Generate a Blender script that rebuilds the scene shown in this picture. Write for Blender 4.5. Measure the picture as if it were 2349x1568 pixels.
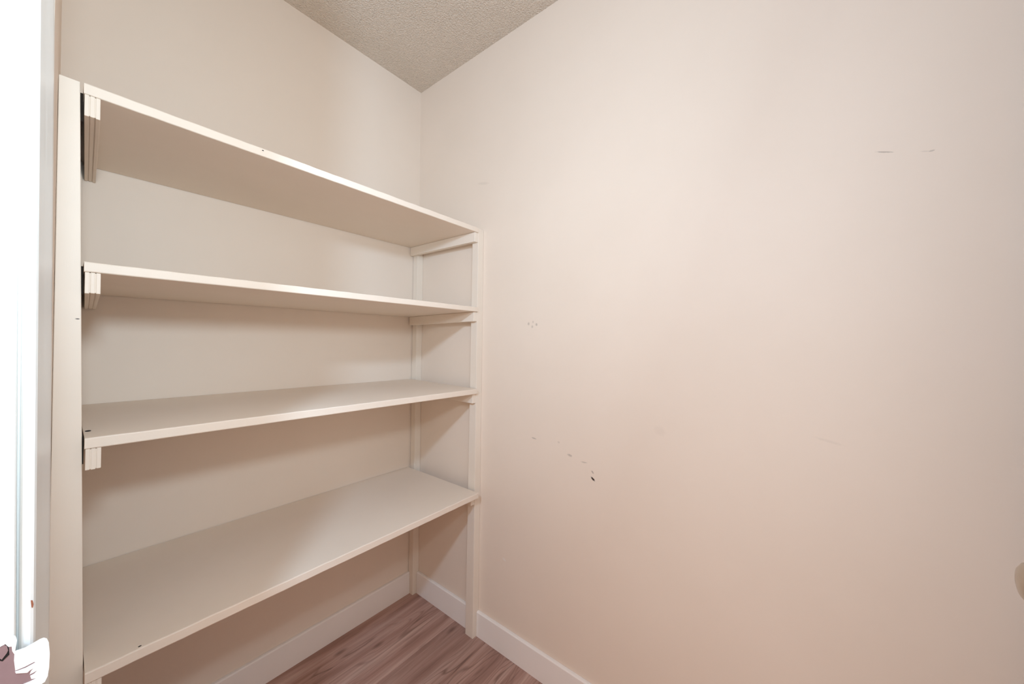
import bpy, bmesh, math, random
from mathutils import Vector, Matrix

# ------------------------------------------------------------------ reset
for o in list(bpy.data.objects):
    bpy.data.objects.remove(o, do_unlink=True)
scene = bpy.context.scene
COL = scene.collection

# ------------------------------------------------------------------ camera
F_PX, W_PX = 825.56, 2349.0
CAM = Vector((-1.0960, -1.4701, 1.2083))
YAW, PITCH, ROLL = 0.673258, 0.004605, 0.013809
fw = Vector((math.cos(YAW), math.sin(YAW), 0)); rt = Vector((math.sin(YAW), -math.cos(YAW), 0)); up = Vector((0, 0, 1))
fw, up = math.cos(PITCH) * fw + math.sin(PITCH) * up, math.cos(PITCH) * up - math.sin(PITCH) * fw
rt, up = math.cos(ROLL) * rt + math.sin(ROLL) * up, math.cos(ROLL) * up - math.sin(ROLL) * rt
cd = bpy.data.cameras.new('camera')
cd.sensor_fit = 'HORIZONTAL'; cd.sensor_width = 36.0; cd.lens = F_PX / W_PX * 36.0
cd.clip_start = 0.01; cd.clip_end = 50
cam = bpy.data.objects.new('camera', cd); COL.objects.link(cam)
cam.matrix_world = Matrix(((rt.x, up.x, -fw.x, CAM.x), (rt.y, up.y, -fw.y, CAM.y), (rt.z, up.z, -fw.z, CAM.z), (0, 0, 0, 1)))
scene.camera = cam

# ------------------------------------------------------------------ light
world = bpy.data.worlds.new('hall_ambient'); scene.world = world
world.use_nodes = True
bg = world.node_tree.nodes['Background']
bg.inputs[0].default_value = (1.0, 0.70, 0.48, 1); bg.inputs[1].default_value = 1.30

# flash just above the lens
ld = bpy.data.lights.new('flash_lamp', 'AREA')
ld.shape = 'DISK'; ld.size = 0.15
ld.energy = 9.7; ld.color = (0.68, 0.865, 1.0)
lamp = bpy.data.objects.new('flash_lamp', ld); COL.objects.link(lamp)
lamp.location = (-1.075, -1.52, 1.53)
LAMP_YAW, LAMP_TILT = math.radians(102), math.radians(18)
aim = Vector((math.cos(LAMP_YAW) * math.cos(LAMP_TILT), math.sin(LAMP_YAW) * math.cos(LAMP_TILT), math.sin(LAMP_TILT)))
lamp.rotation_euler = aim.to_track_quat('-Z', 'Y').to_euler()
# lamp in the hall, shining in through the doorway
hd = bpy.data.lights.new('hall_lamp', 'POINT')
hd.energy = 42.0; hd.color = (0.50, 0.74, 1.0); hd.shadow_soft_size = 0.04
hall = bpy.data.objects.new('hall_lamp', hd); COL.objects.link(hall)
hall.location = (-1.45, -1.29, 1.75)

vs = scene.view_settings
vs.view_transform = 'Standard'; vs.look = 'None'; vs.gamma = 1.0
try: vs.use_curve_mapping = False
except Exception: pass
vs.exposure = 0.05

# ------------------------------------------------------------------ materials
def srgb(r, g, b):
    f = lambda c: (c / 255) / 12.92 if c / 255 <= .04045 else ((c / 255 + .055) / 1.055) ** 2.4
    return (f(r), f(g), f(b), 1)

class N:
    def __init__(s, name):
        s.m = bpy.data.materials.new(name); s.m.use_nodes = True
        s.t = s.m.node_tree; s.b = s.t.nodes['Principled BSDF']
    def n(s, kind, **kw):
        x = s.t.nodes.new(kind)
        for k, v in kw.items(): setattr(x, k, v)
        return x
    def l(s, a, b): s.t.links.new(a, b)
    def math(s, op, a, b=None, c=None):
        x = s.n('ShaderNodeMath', operation=op)
        for i, v in enumerate((a, b, c)):
            if v is None: continue
            if isinstance(v, (int, float)): x.inputs[i].default_value = v
            else: s.l(v, x.inputs[i])
        return x.outputs[0]
    def mix(s, fac, a, b):
        x = s.n('ShaderNodeMix', data_type='RGBA')
        for sock, v in ((x.inputs[0], fac), (x.inputs[6], a), (x.inputs[7], b)):
            if hasattr(v, 'links') or hasattr(v, 'is_linked'): s.l(v, sock)
            else: sock.default_value = v
        return x.outputs[2]
    def noise(s, vec, scale, detail=3, rough=.5, dist=0):
        x = s.n('ShaderNodeTexNoise'); x.inputs['Scale'].default_value = scale
        x.inputs['Detail'].default_value = detail; x.inputs['Roughness'].default_value = rough
        x.inputs['Distortion'].default_value = dist
        if vec is not None: s.l(vec, x.inputs['Vector'])
        return x.outputs[0]
    def ramp(s, fac, stops):
        x = s.n('ShaderNodeValToRGB'); e = x.color_ramp.elements
        while len(e) < len(stops): e.new(.5)
        for i, (p, c) in enumerate(stops):
            e[i].position = p; e[i].color = c if len(c) == 4 else (*c, 1)
        s.l(fac, x.inputs[0]); return x.outputs[0]
    def bump(s, h, strength, dist):
        x = s.n('ShaderNodeBump'); x.inputs['Strength'].default_value = strength; x.inputs['Distance'].default_value = dist
        s.l(h, x.inputs['Height']); s.l(x.outputs[0], s.b.inputs['Normal'])
    def coord(s):
        return s.n('ShaderNodeTexCoord').outputs['Object']

def paint(name, col, rough=.55, bump_scale=160, bump=.12, dist=.0015, mott=.035, marks=(), streak=None):
    """Painted surface: faint mottling, roller or brush relief, and marks = (x,y,z, half sizes, tilt about X, strength)."""
    k = N(name); c = k.coord()
    base = (*col[:3], 1); dark = (col[0] * (1 - mott * 2.2), col[1] * (1 - mott * 2.5), col[2] * (1 - mott * 3), 1)
    n1 = k.noise(c, 3.0, 4, .55)
    colr = k.mix(k.ramp(n1, [(.35, (0, 0, 0)), (.72, (1, 1, 1))]), base, dark)
    for (p, hs, ang, st, mc) in marks:
        mp = k.n('ShaderNodeMapping', vector_type='TEXTURE')
        mp.inputs['Location'].default_value = p; mp.inputs['Rotation'].default_value = ang; mp.inputs['Scale'].default_value = hs
        k.l(c, mp.inputs[0])
        ln = k.n('ShaderNodeVectorMath', operation='LENGTH'); k.l(mp.outputs[0], ln.inputs[0])
        wob = k.math('ADD', ln.outputs['Value'], k.math('MULTIPLY', k.math('SUBTRACT', k.noise(c, 260, 2), .5), .8))
        mr = k.n('ShaderNodeMapRange'); mr.inputs[1].default_value = .55; mr.inputs[2].default_value = 1.15
        mr.inputs[3].default_value = st; mr.inputs[4].default_value = 0
        k.l(wob, mr.inputs[0])
        colr = k.mix(mr.outputs[0], colr, mc)
    k.l(colr, k.b.inputs['Base Color']); k.b.inputs['Roughness'].default_value = rough
    k.b.inputs['Specular IOR Level'].default_value = .35
    if streak:
        mp = k.n('ShaderNodeMapping'); mp.inputs['Scale'].default_value = streak; k.l(c, mp.inputs[0]); v = mp.outputs[0]
    else: v = c
    k.bump(k.noise(v, bump_scale, 3, .6), bump, dist)
    return k.m

WALL = srgb(240, 222, 205)
GREY = srgb(120, 105, 92); DARKM = srgb(48, 36, 28); PALE = srgb(244, 238, 230)
wall_marks = [
    ((0, -1.6100, 1.6298), (.02, .0145, .0016), (-2.815, 0, 0), .45, GREY),
    ((0, -1.6688, 1.6125), (.02, .0078, .0015), (-2.866, 0, 0), .14, GREY),
    ((0, -1.6777, 1.6109), (.02, .0044, .0018), (3.087, 0, 0), .35, GREY),
    ((0, -.9438, .7675), (.02, .0092, .0039), (-2.479, 0, 0), 1.0, DARKM),
    ((0, -.9424, .7894), (.02, .0063, .0029), (-2.276, 0, 0), .5, GREY),
    ((0, -.7064, .8596), (.02, .0114, .0029), (-3.030, 0, 0), .4, GREY),
    ((0, -.8120, .8638), (.02, .0052, .0037), (-2.981, 0, 0), .2, GREY),
    ((0, -.8568, .8274), (.02, .0100, .0046), (-2.953, 0, 0), .35, GREY),
    ((0, -.9107, .8151), (.02, .0120, .0025), (3.100, 0, 0), .3, GREY),
    ((0, -.6745, 1.2838), (.02, .0061, .0047), (-1.607, 0, 0), .35, GREY),
    ((0, -.6948, 1.2902), (.02, .0041, .0048), (2.937, 0, 0), .22, GREY),
    ((0, -.6915, 1.2724), (.02, .0056, .0046), (-1.628, 0, 0), .28, GREY),
    ((0, -.7105, 1.2801), (.02, .0056, .0045), (-1.627, 0, 0), .4, GREY),
    ((0, -1.1529, .9589), (.02, .0182, .0140), (-2.611, 0, 0), .05, GREY),
    ((0, -1.5237, .9956), (.02, .0264, .0035), (-2.948, 0, 0), .07, GREY),
    ((0, -.4296, 1.8778), (.02, .0341, .0062), (-2.910, 0, 0), .10, GREY),
    ((0, -.5716, .3611), (.02, .0097, .0051), (-2.781, 0, 0), .5, PALE),
]
M = {}
M['wall'] = paint('wall_paint_cream', WALL, .6, 120, .10, .0012, .012)
M['wall_marked'] = paint('wall_paint_cream_scuffed', WALL, .6, 120, .10, .0012, .012, marks=wall_marks)
M['shelf'] = paint('shelf_paint_cream', srgb(241, 224, 207), .5, 60, .22, .0012, .02, streak=(.25, 1.4, 1.4))
M['post'] = paint('frame_paint_cream', srgb(241, 226, 210), .5, 60, .25, .0012, .02, streak=(1.4, 1.4, .2))
M['post_marked'] = paint('frame_paint_cream_nicked', srgb(241, 226, 210), .5, 60, .25, .0012, .02, streak=(1.4, 1.4, .2),
                         marks=[((-1.0773, -.4377, 1.2426), (.003, .02, .0012), (0, 0, 0), .9, DARKM)])
M['trim'] = paint('baseboard_paint_white', srgb(250, 241, 234), .38, 40, .08, .001, .012)
M['jamb'] = paint('jamb_paint_white_gloss', srgb(240, 238, 233), .3, 45, .3, .0012, .01, streak=(1, 1, .15))
M['ceiling'] = paint('ceiling_stipple', srgb(240, 221, 202), .9, 170, 1.0, .012, .03)
M['caulk'] = paint('caulk_white', srgb(240, 234, 225), .6)

def plain(name, col, rough, metal=0):
    k = N(name); c = k.coord()
    d = tuple(x * .82 for x in col[:3]) + (1,)
    k.l(k.mix(k.noise(c, 90, 3), col, d), k.b.inputs['Base Color'])
    k.b.inputs['Roughness'].default_value = rough; k.b.inputs['Metallic'].default_value = metal
    return k.m
M['nickel'] = plain('satin_nickel', srgb(196, 186, 172), .26, 1)
M['bare_metal'] = plain('tarnished_plate', srgb(158, 132, 134), .45, .35)
M['chip'] = plain('bare_wood_chip', srgb(150, 88, 60), .8)
M['gap_dark'] = plain('painted_gap_shade', srgb(52, 38, 28), .9)  # near-black colour stands in for shade in the slots beside the left cleats
M['black'] = plain('dark_hole', srgb(22, 18, 15), .9)

def wood():
    k = N('vinyl_plank_brown')
    tc = k.n('ShaderNodeTexCoord'); oi = k.n('ShaderNodeObjectInfo')
    off = k.n('ShaderNodeVectorMath', operation='SCALE'); off.inputs[0].default_value = (7.3, 3.1, 0)
    k.l(oi.outputs['Random'], off.inputs['Scale'])
    ad = k.n('ShaderNodeVectorMath', operation='ADD'); k.l(tc.outputs['Object'], ad.inputs[0]); k.l(off.outputs[0], ad.inputs[1])
    mp = k.n('ShaderNodeMapping'); mp.inputs['Scale'].default_value = (.75, 9, 9); k.l(ad.outputs[0], mp.inputs[0])
    n1 = k.noise(mp.outputs[0], 2.2, 5, .55, .5)
    mp2 = k.n('ShaderNodeMapping'); mp2.inputs['Scale'].default_value = (1.6, 46, 46); k.l(ad.outputs[0], mp2.inputs[0])
    n2 = k.noise(mp2.outputs[0], 3.0, 4, .6, .3)
    # cathedral figure: long nested arcs that appear only in patches
    mp3 = k.n('ShaderNodeMapping'); mp3.inputs['Scale'].default_value = (1.0, 6.0, 6.0); k.l(ad.outputs[0], mp3.inputs[0])
    fld = k.noise(mp3.outputs[0], 1.6, 2, .45, .3)
    ring = k.math('FRACT', k.math('MULTIPLY', fld, 15.0))
    ringm = k.ramp(ring, [(.0, (1, 1, 1)), (.16, (0, 0, 0)), (.8, (0, 0, 0)), (1.0, (1, 1, 1))])
    patch = k.ramp(k.noise(mp3.outputs[0], .9, 2), [(.46, (0, 0, 0)), (.60, (1, 1, 1))])
    cath = k.math('MULTIPLY', ringm, patch)
    a = k.ramp(n1, [(.28, srgb(150, 112, 99)), (.46, srgb(184, 144, 129)), (.60, srgb(202, 165, 150)), (.78, srgb(222, 190, 176))])
    b = k.mix(k.math('MULTIPLY', k.ramp(n2, [(.36, (1, 1, 1)), (.60, (0, 0, 0))]), .30), a, srgb(126, 92, 80))
    c = k.mix(k.math('MULTIPLY', cath, .62), b, srgb(104, 73, 62))
    mp4 = k.n('ShaderNodeMapping'); mp4.inputs['Scale'].default_value = (9, 26, 20); k.l(ad.outputs[0], mp4.inputs[0])
    vo = k.n('ShaderNodeTexVoronoi'); vo.inputs['Scale'].default_value = .55; k.l(mp4.outputs[0], vo.inputs[0])
    knot = k.ramp(vo.outputs['Distance'], [(.04, (1, 1, 1)), (.16, (0, 0, 0))])
    c = k.mix(k.math('MULTIPLY', knot, .55), c, srgb(94, 64, 54))
    tone = k.n('ShaderNodeHueSaturation'); k.l(c, tone.inputs['Color'])
    k.l(k.math('MULTIPLY_ADD', oi.outputs['Random'], .18, .90), tone.inputs['Value'])
    k.l(tone.outputs[0], k.b.inputs['Base Color'])
    k.b.inputs['Roughness'].default_value = .48; k.b.inputs['Specular IOR Level'].default_value = .35
    k.bump(n2, .12, .0006)
    return k.m
M['wood'] = wood()
M['subfloor'] = plain('subfloor_dark', srgb(60, 44, 38), .8)

# ------------------------------------------------------------------ mesh helpers
def obj(name, bm, mat, parent=None, bevel=0, seg=2, smooth=False):
    bmesh.ops.recalc_face_normals(bm, faces=bm.faces[:])
    if bevel:
        ed = [e for e in bm.edges if len(e.link_faces) == 2 and e.calc_face_angle(0) > .5]
        bmesh.ops.bevel(bm, geom=ed, offset=bevel, segments=seg, affect='EDGES', profile=.5, clamp_overlap=True)
    me = bpy.data.meshes.new(name); bm.to_mesh(me); bm.free()
    me.materials.append(M[mat])
    if smooth:
        for p in me.polygons: p.use_smooth = True
    o = bpy.data.objects.new(name, me); COL.objects.link(o)
    if parent: o.parent = parent
    return o
def hexa(vs8):
    """8 corners: bottom loop then top loop."""
    bm = bmesh.new(); v = [bm.verts.new(p) for p in vs8]
    for f in ((0, 3, 2, 1), (4, 5, 6, 7), (0, 1, 5, 4), (1, 2, 6, 5), (2, 3, 7, 6), (3, 0, 4, 7)):
        bm.faces.new([v[i] for i in f])
    return bm
def box(x0, x1, y0, y1, z0, z1):
    return hexa([(x0, y0, z0), (x1, y0, z0), (x1, y1, z0), (x0, y1, z0), (x0, y0, z1), (x1, y0, z1), (x1, y1, z1), (x0, y1, z1)])
def prism(pts, off):
    """closed polygon of 3-D points extruded by the vector off"""
    bm = bmesh.new(); off = Vector(off)
    a = [bm.verts.new(p) for p in pts]; b = [bm.verts.new(Vector(p) + off) for p in pts]
    n = len(pts)
    bm.faces.new(a); bm.faces.new(b[::-1])
    for i in range(n): bm.faces.new([a[i], b[i], b[(i + 1) % n], a[(i + 1) % n]])
    return bm
def empty(name, loc=(0, 0, 0)):
    o = bpy.data.objects.new(name, None); COL.objects.link(o); o.location = loc; o.empty_display_size = .1
    return o
def tag(o, label, cat, kind=None, group=None):
    o['label'] = label; o['category'] = cat
    if kind: o['kind'] = kind
    if group: o['group'] = group
    return o

# ------------------------------------------------------------------ the room
H = 2.44
XL = -1.1046                   # face of the left wall
YN = -1.98                     # face of the wall behind the open door
T = .11
CY = CAM.y
Y_J = CY + .57                 # latch jamb face
Y_H = Y_J - .80                # hinge jamb face
DH = 2.05                      # head of the doorway
tag(obj('wall_back', box(XL - T, T, 0, T, 0, H), 'wall'), 'cream painted back wall behind the shelves', 'wall', 'structure')
tag(obj('wall_right', box(0, T, YN - T, 0, 0, H), 'wall_marked'), 'wide cream painted wall with small scuffs right of the shelves', 'wall', 'structure')
tag(obj('wall_near', box(XL - T, 0, YN - T, YN, 0, H), 'wall'), 'cream painted wall behind the open door, outside the picture', 'wall', 'structure')
wl = tag(obj('wall_left', box(XL - T, XL, CY + .655, 0, 0, H), 'wall'), 'narrow cream wall between doorway and shelf corner', 'wall', 'structure')
obj('wall_panel', box(XL - T, XL, YN, Y_H - .02, 0, H), 'wall', wl)
obj('wall_header', box(XL - T, XL, Y_H - .02, CY + .655, DH + .02, H), 'wall', wl)
tag(obj('ceiling', box(XL - T, T, YN - T, T, H, H + .05), 'ceiling'), 'beige stippled ceiling over the closet', 'ceiling', 'structure')

# floor: planks run along the back wall
fl = tag(obj('floor', box(XL - T - .9, T, YN - T, T, -.03, -.008), 'subfloor'), 'brown wood-look plank floor', 'floor', 'structure')
random.seed(4)
PWID, PLEN = .18, 1.22
y = -.49 + .18 * 3
row = 0
mesh_cache = {}
offs = [.22, .05, .30, .12, .26, .03, .8, .1, .7, .3, .9, .5, .2]
while y > YN - .02:
    y1, y0 = min(y, .02), max(y - PWID, YN - .05)
    x = .05 + offs[row % len(offs)]
    while x > XL - T - .88:
        xa, xb = max(x - PLEN, XL - T - .89), min(x, .05)
        if xb - xa > .02:
            o = obj('plank', box(-(xb - xa) / 2, (xb - xa) / 2, -(y1 - y0) / 2 + .00025, (y1 - y0) / 2 - .00025, -.008, 0), 'wood', fl, bevel=.0006, seg=1)
            o.location = ((xa + xb) / 2, (y0 + y1) / 2, 0)
        x -= PLEN
    y -= PWID; row += 1

# ------------------------------------------------------------------ shelving
YF = -.4377; P = .033; CW = .0195; CH = .039
Z = {1: (1.67843, .0036, .00658, -.4416, .0198), 2: (1.35196, .00635, -.01469, -.4443, .0189),
     3: (1.02317, -.00146, .01943, -.4496, .0203), 4: (.60704, .0041, -.0014, -.4715, .0213)}
def zs(k, x, y):
    z, tx, ty, _, _ = Z[k]
    return z + tx * (x + .55) + ty * (y + .45)
def xpost(z):                   # inner edge of the left post, which is out of plumb
    return -1.0537 + (-1.0795 + 1.0537) * z / 1.68

unit = tag(empty('shelving_unit', (-.55, -.22, 0)), 'cream painted wooden shelving unit with four boards filling the back of the closet', 'shelving')
def part(name, bm, mat, bevel=0, parent=None, seg=2):
    o = obj(name, bm, mat, None, bevel, seg)
    o.parent = parent or unit
    o.matrix_parent_inverse = Matrix.Translation((.55, .22, 0))
    return o
def subpart(name, bm, mat, parent, bevel=0):
    o = obj(name, bm, mat, None, bevel); o.parent = parent
    return o

def board(k, xl, xr, seed):
    """A shelf: slightly wavy painted front edge, soft arrises."""
    _, _, _, yf, t = Z[k]
    rnd = random.Random(seed)
    bm = bmesh.new(); nx = 46
    prof = [(-.003, 0), (-.003 + .0, -t), ]
    ring = []
    e = .0022
    amp = [sum(rnd.uniform(-1, 1) for _ in range(2)) * .00035 for _ in range(nx + 1)]
    amp2 = [rnd.uniform(-1, 1) * .0004 for _ in range(nx + 1)]
    for i in range(nx + 1):
        x = xl + (xr - xl) * i / nx
        fy = yf + amp[i]
        pts = [(-.002, 0), (fy + .02, 0), (fy + e, amp2[i]), (fy + e * .3, -e * .35 + amp2[i]), (fy, -e + amp2[i]),
               (fy, -t + e), (fy + e * .3, -t + e * .35), (fy + e, -t), (fy + .02, -t), (-.002, -t)]
        ring.append([bm.verts.new((x, py, zs(k, x, py) + pz)) for py, pz in pts])
    m = len(ring[0])
    for i in range(nx):
        for j in range(m):
            bm.faces.new([ring[i][j], ring[i + 1][j], ring[i + 1][(j + 1) % m], ring[i][(j + 1) % m]])
    bm.faces.new(ring[0]); bm.faces.new(ring[-1][::-1])
    return bm
shelf_x = {1: (-1.0752, -.034), 2: (-1.0709, -.036), 3: (-1.0665, -.038), 4: (-1.0618, -.046)}
shelves = {}
for k in (1, 2, 3, 4):
    s = part('shelf', board(k, *shelf_x[k], seed=k), 'shelf')
    shelves[k] = s
names4 = {1: 'topmost cream shelf board', 2: 'second cream shelf board from the top', 3: 'third cream shelf board from the top', 4: 'lowest cream shelf board'}
for k, s in shelves.items(): s['label'] = names4[k]

# posts
def post(x0b, x1b, x0t, x1t, y0, y1, zt, y1b=None, mat='post', z0=0):
    y1b = y1 if y1b is None else y1b
    return hexa([(x0b, y0, z0), (x1b, y0, z0), (x1b, y1b, z0), (x0b, y1b, z0), (x0t, y0, zt), (x1t, y0, zt), (x1t, y1, zt), (x0t, y1, zt)])
ztop = zs(1, 0, YF)
part('post', post(-P, -.0006, -P, -.0006, YF, YF + P, ztop - .001, YF + P + .010), 'post', .0012)
part('post', post(-P - .001, -.0006, -P, -.0006, -.036, -.003, ztop - .022), 'post', .0012)
part('post', post(XL + .0006, xpost(0), XL + .0006, xpost(1.68), YF, YF + .036, zs(1, -1.08, YF)), 'post_marked', .0012)
part('post', post(XL + .0006, -1.0625, XL + .0006, -1.067, -.036, -.003, zs(1, -1.08, 0) - .022), 'post', .0012)

# cleats
def cleat_right(k):
    t = Z[k][4]; xi = -P - CW
    y0, y1 = YF + .001, -.004
    zt = lambda y: zs(k, xi, y) - t - .0003
    return hexa([(xi, y0, zt(y0) - CH), (-P - .0003, y0, zt(y0) - CH), (-P - .0003, y1, zt(y1) - CH), (xi, y1, zt(y1) - CH),
                 (xi, y0, zt(y0)), (-P - .0003, y0, zt(y0)), (-P - .0003, y1, zt(y1)), (xi, y1, zt(y1))])
def cleat_left(k):
    """Ply strip: three laminations with open joints over a recessed core."""
    t = Z[k][4]; x0 = shelf_x[k][0] + .001; y0 = Z[k][3] + .001; y1 = -.004
    sk = .0115                                            # the strips run slightly out of square
    gap = .0011; w = (CW - 2 * gap) / 3
    zt0 = zs(k, x0, y0) - t - .0003
    bm = bmesh.new()
    def bar(xa, xb, ya, yb, lo, hi, bev):
        dz = zs(k, x0, yb) - zs(k, x0, ya); dx = sk * (yb - ya) / (y1 - y0)
        b2 = hexa([(xa, ya, zt0 - CH + lo), (xb, ya, zt0 - CH + lo), (xb + dx, yb, zt0 - CH + lo + dz), (xa + dx, yb, zt0 - CH + lo + dz),
                   (xa, ya, zt0 - hi), (xb, ya, zt0 - hi), (xb + dx, yb, zt0 - hi + dz), (xa + dx, yb, zt0 - hi + dz)])
        bmesh.ops.recalc_face_normals(b2, faces=b2.faces[:])
        if bev: bmesh.ops.bevel(b2, geom=b2.edges[:], offset=bev, segments=2, affect='EDGES', profile=.5)
        me = bpy.data.meshes.new('tmp'); b2.to_mesh(me); b2.free(); bm.from_mesh(me); bpy.data.meshes.remove(me)
    rnd = random.Random(30 + k)
    for i in range(3):
        xa = x0 + i * (w + gap)
        bar(xa, xa + w, y0 + rnd.uniform(0, .0012), y1, rnd.uniform(-.0006, .0006), 0, .0009)
    bar(x0 + .001, x0 + CW - .001, y0 + .0018, y1 - .001, .0016, .001, 0)
    return bm
def gap_shade(k):
    """added dark strip standing for the shade in the slot between post and cleat, set back from the front"""
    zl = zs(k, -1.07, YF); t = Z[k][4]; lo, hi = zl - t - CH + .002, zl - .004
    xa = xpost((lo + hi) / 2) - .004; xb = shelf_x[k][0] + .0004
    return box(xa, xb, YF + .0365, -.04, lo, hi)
for k in (1, 2, 3, 4):
    part('cleat', cleat_right(k), 'post', .0015)
    if k < 4: part('gap_shade_strip', gap_shade(k), 'gap_dark')['label'] = 'dark strip added as painted shade in the gap beside the cleat'
    part('cleat', cleat_left(k), 'shelf')['label'] = 'laminated cleat end under the shelf at the left post'

# small holes and chips
def blob(cx, cy, cz, ax, ay, normal, th=.0004, n=12):
    pts = []
    for i in range(n):
        a = 2 * math.pi * i / n
        u, v = ax * math.cos(a), ay * math.sin(a)
        pts.append((cx + u, cy + v, cz) if normal == 'z' else (cx + u, cy, cz + v))
    return prism(pts, (0, 0, th) if normal == 'z' else (0, -th, 0))
subpart('nail_hole', blob(-1.0605, -.379, zs(3, -1.06, -.379) - .0001, .0042, .0075, 'z'), 'black', shelves[3])
subpart('paint_chip', blob(-.7936, -.4417, 1.6715, .0022, .0011, 'y', .0006), 'black', shelves[1])
subpart('paint_chip', blob(-.992, -.464, zs(4, -.992, -.464) - .0001, .0025, .0015, 'z'), 'black', shelves[4])

# ------------------------------------------------------------------ baseboards
BH, BT = .102, .012
def baseboard(name, axis, a, b, label):
    pr = [(0, 0), (BT, 0), (BT, BH - .004), (BT - .003, BH), (0, BH)]
    if axis == 'x': pts = [(a, -.0004 - d, z) for d, z in pr]; off = (b - a, 0, 0)
    else: pts = [(-.0004 - d, a, z) for d, z in pr]; off = (0, b - a, 0)
    return tag(obj(name, prism(pts, off), 'trim', None, .0008), label, 'baseboard', 'structure')
baseboard('baseboard_back', 'x', -1.062, -P - .0015, 'white baseboard along the back wall under the lowest shelf')
baseboard('baseboard_right', 'y', YN + .001, YF - .0006, 'white baseboard along the scuffed wall in front of the shelves')
baseboard('baseboard_right', 'y', YF + P + .0105, -.0375, 'short white baseboard between the two posts at the right end of the shelves')

# ------------------------------------------------------------------ doorway trim
LEAN = .009
def lean(z): return LEAN * (1.53 - z)
def vertical(prof, z0, z1, leanf):
    """prof: (x, y) polygon swept upward, leaning in x"""
    bm = bmesh.new()
    a = [bm.verts.new((x + leanf(z0), y, z0)) for x, y in prof]; b = [bm.verts.new((x + leanf(z1), y, z1)) for x, y in prof]
    n = len(prof); bm.faces.new(a[::-1]); bm.faces.new(b)
    for i in range(n): bm.faces.new([a[i], a[(i + 1) % n], b[(i + 1) % n], b[i]])
    return bm
jx = -1.1245
j = tag(obj('trim_1', vertical([(-1.26, Y_J), (jx - .003, Y_J), (jx - .0008, Y_J + .0008), (jx, Y_J + .003), (jx, Y_J + .02), (-1.26, Y_J + .02)], 0, DH, lean), 'jamb'),
        'glossy white door jamb at the left edge of the picture', 'door jamb', 'structure')
c0, c1 = CY + .577, CY + .640
cas = obj('casing', vertical([(-1.130, c0 + .007), (jx + .0030, c0 + .007), (jx + .0030, c0 + .002), (jx + .0045, c0), (-1.1150, c0), (-1.1132, c0 + .0012), (-1.1120, c0 + .004),
                              (-1.1090, c0 + .025), (-1.1048, c0 + .050), (-1.1042, c1 - .006), (-1.1050, c1), (-1.1130, c1 + .02), (-1.130, c1 + .02)], 0, DH + .06, lambda z: lean(z) * .75), 'jamb', j)
cas['label'] = 'white casing strip along the jamb edge'

# strike plate on the latch jamb (plate traced as seen; u across, v down from its top)
def J(u, v, d):                  # plate coordinates to the room: u metres from plate centre line towards the closet, v height
    return (-1.1265 + u, Y_J - d, v)
sp_ = [(-.034, .930), (-.030, .934), (-.004, .934), (.004, .9262), (.0075, .9150), (.0235, .9150), (.0256, .909), (.0258, .893), (.0245, .881), (.020, .872), (.0075, .868), (.004, .858), (-.004, .853), (-.030, .853), (-.034, .857)]
strike = obj('strike_plate', prism([J(u, v, .0002) for u, v in sp_], (0, -.0009, 0)), 'bare_metal', j)
strike['label'] = 'tarnished latch strike plate with peeling white paint'
# paint still clinging to the lip, with a torn edge
S_ = 12.25
def lift(px, py, ylev):
    dv = fw + rt * ((px - 1174.5) / F_PX) - up * ((py - 784) / F_PX)
    t = (ylev - CAM.y) / dv.y
    p = CAM + dv * t
    return (p.x, p.y, p.z)
def traced(pts, d, th):
    return prism([lift(x / S_, 1440 + y / S_, Y_J - d) for x, y in pts], (0, -th, 0))
lip = [(410, 640), (700, 545), (950, 405), (1130, 300), (1240, 262), (1320, 285), (1372, 390), (1400, 700), (1380, 1100), (1340, 1340), (1260, 1500), (1120, 1590), (900, 1690), (640, 1780),
       (560, 1700), (640, 1575), (870, 1480), (1020, 1395), (880, 1420), (850, 1335), (960, 1275), (1045, 1175), (940, 1240), (835, 1290), (870, 1200), (950, 1112), (830, 1185), (770, 1245), (450, 1265), (425, 1215), (720, 1110), (1000, 955), (960, 940), (700, 1075), (430, 1185), (395, 900)]
o = obj('paint_layer', traced(lip, .0012, .0006), 'jamb', strike)
hole = [(-40, 640), (150, 450), (215, 480), (245, 560), (262, 740), (70, 930), (-60, 900)]
obj('latch_hole', traced(hole, .0012, .0002), 'black', strike)
inner = [(-80, 560), (40, 520), (120, 460), (200, 500), (228, 620), (190, 700), (50, 880), (-80, 800)]
obj('screw', traced(inner, .0014, .0004), 'bare_metal', strike)
obj('paint_layer', traced([(-300, 330), (-60, 160), (150, 215), (330, 180), (440, 215), (480, 330), (440, 560), (400, 720), (345, 640), (330, 510), (240, 520), (150, 440), (40, 500), (-200, 640)], .0012, .0005), 'jamb', strike)
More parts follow.
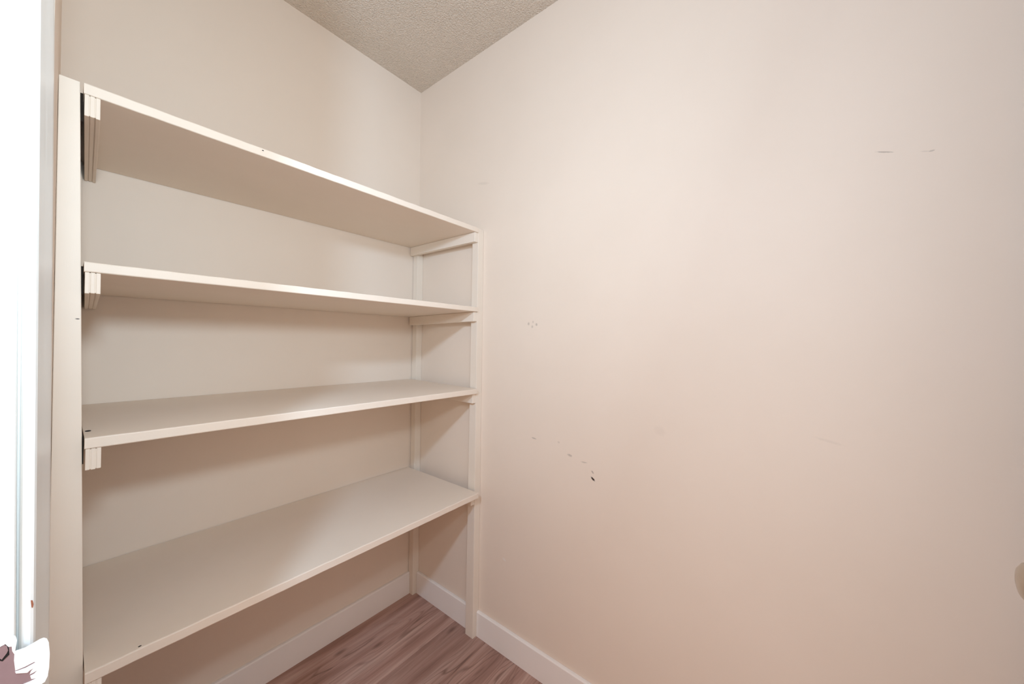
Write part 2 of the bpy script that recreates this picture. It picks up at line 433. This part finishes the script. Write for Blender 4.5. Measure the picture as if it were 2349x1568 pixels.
# chip in the casing edge
cp = [lift(x, y, c0 - .0002) for x, y in ((70.5, 1376), (75, 1376), (77.2, 1385), (75.5, 1393), (72.5, 1392), (71.5, 1384))]
obj('paint_chip', prism(cp, (0, -.0003, 0)), 'chip', cas)
cp = [lift(x, y, c0 - .0002) for x, y in ((75.5, 84), (77, 86), (74.5, 100), (72.6, 118), (70.6, 121), (72.2, 104))]
obj('scuff', prism(cp, (0, -.0002, 0)), 'bare_metal', cas)

# far side of the doorway
j2 = tag(obj('trim_2', box(-1.26, -1.1046, Y_H - .02, Y_H, 0, DH), 'jamb'), 'white hinge side door jamb, outside the picture', 'door jamb', 'structure')
j3 = tag(obj('trim_3', box(-1.26, -1.1046, Y_H - .02, Y_J + .02, DH, DH + .02), 'jamb'), 'white head jamb over the doorway, outside the picture', 'door jamb', 'structure')

# ------------------------------------------------------------------ open door with knob
ang = math.radians(-1.6)
dl, dt = .785, .035
hx, hy = -1.085, Y_H - .022
door = tag(empty('door_1', (hx, hy, 0)), 'white door swung open at the right edge, only its knob in view', 'door', 'structure')
door.rotation_euler = (0, 0, ang)
obj('door_slab', box(0, dl, -dt, 0, .012, 2.03), 'jamb', door, .0015)
def lathe(profile, n=48):
    """profile (radius, along +Y)"""
    bm = bmesh.new(); rings = []
    for r, yy in profile:
        if r < 1e-6: rings.append([bm.verts.new((0, yy, 0))])
        else: rings.append([bm.verts.new((r * math.cos(2 * math.pi * i / n), yy, r * math.sin(2 * math.pi * i / n))) for i in range(n)])
    for a, b in zip(rings, rings[1:]):
        for i in range(n):
            q = [a[i % len(a)], a[(i + 1) % len(a)], b[(i + 1) % len(b)], b[i % len(b)]]
            q = list(dict.fromkeys(q))
            if len(q) > 2: bm.faces.new(q)
    return bm
KX, KZ = .722, .926
kn = obj('knob', lathe([(0.009, .004), (.0105, .018), (.012, .026), (.018, .031), (.0245, .0355), (.0268, .041), (.0272, .045), (.0262, .0495), (.023, .0545), (.017, .0585), (.009, .0605), (0, .061)]), 'nickel', door, smooth=True)
kn.location = (KX, 0, KZ); kn['label'] = 'satin nickel door knob'
rs = obj('rose', lathe([(0, -.0002), (.0325, -.0002), (.0325, .003), (.030, .006), (.018, .009), (.0105, .010), (0, .010)]), 'nickel', kn, smooth=True)
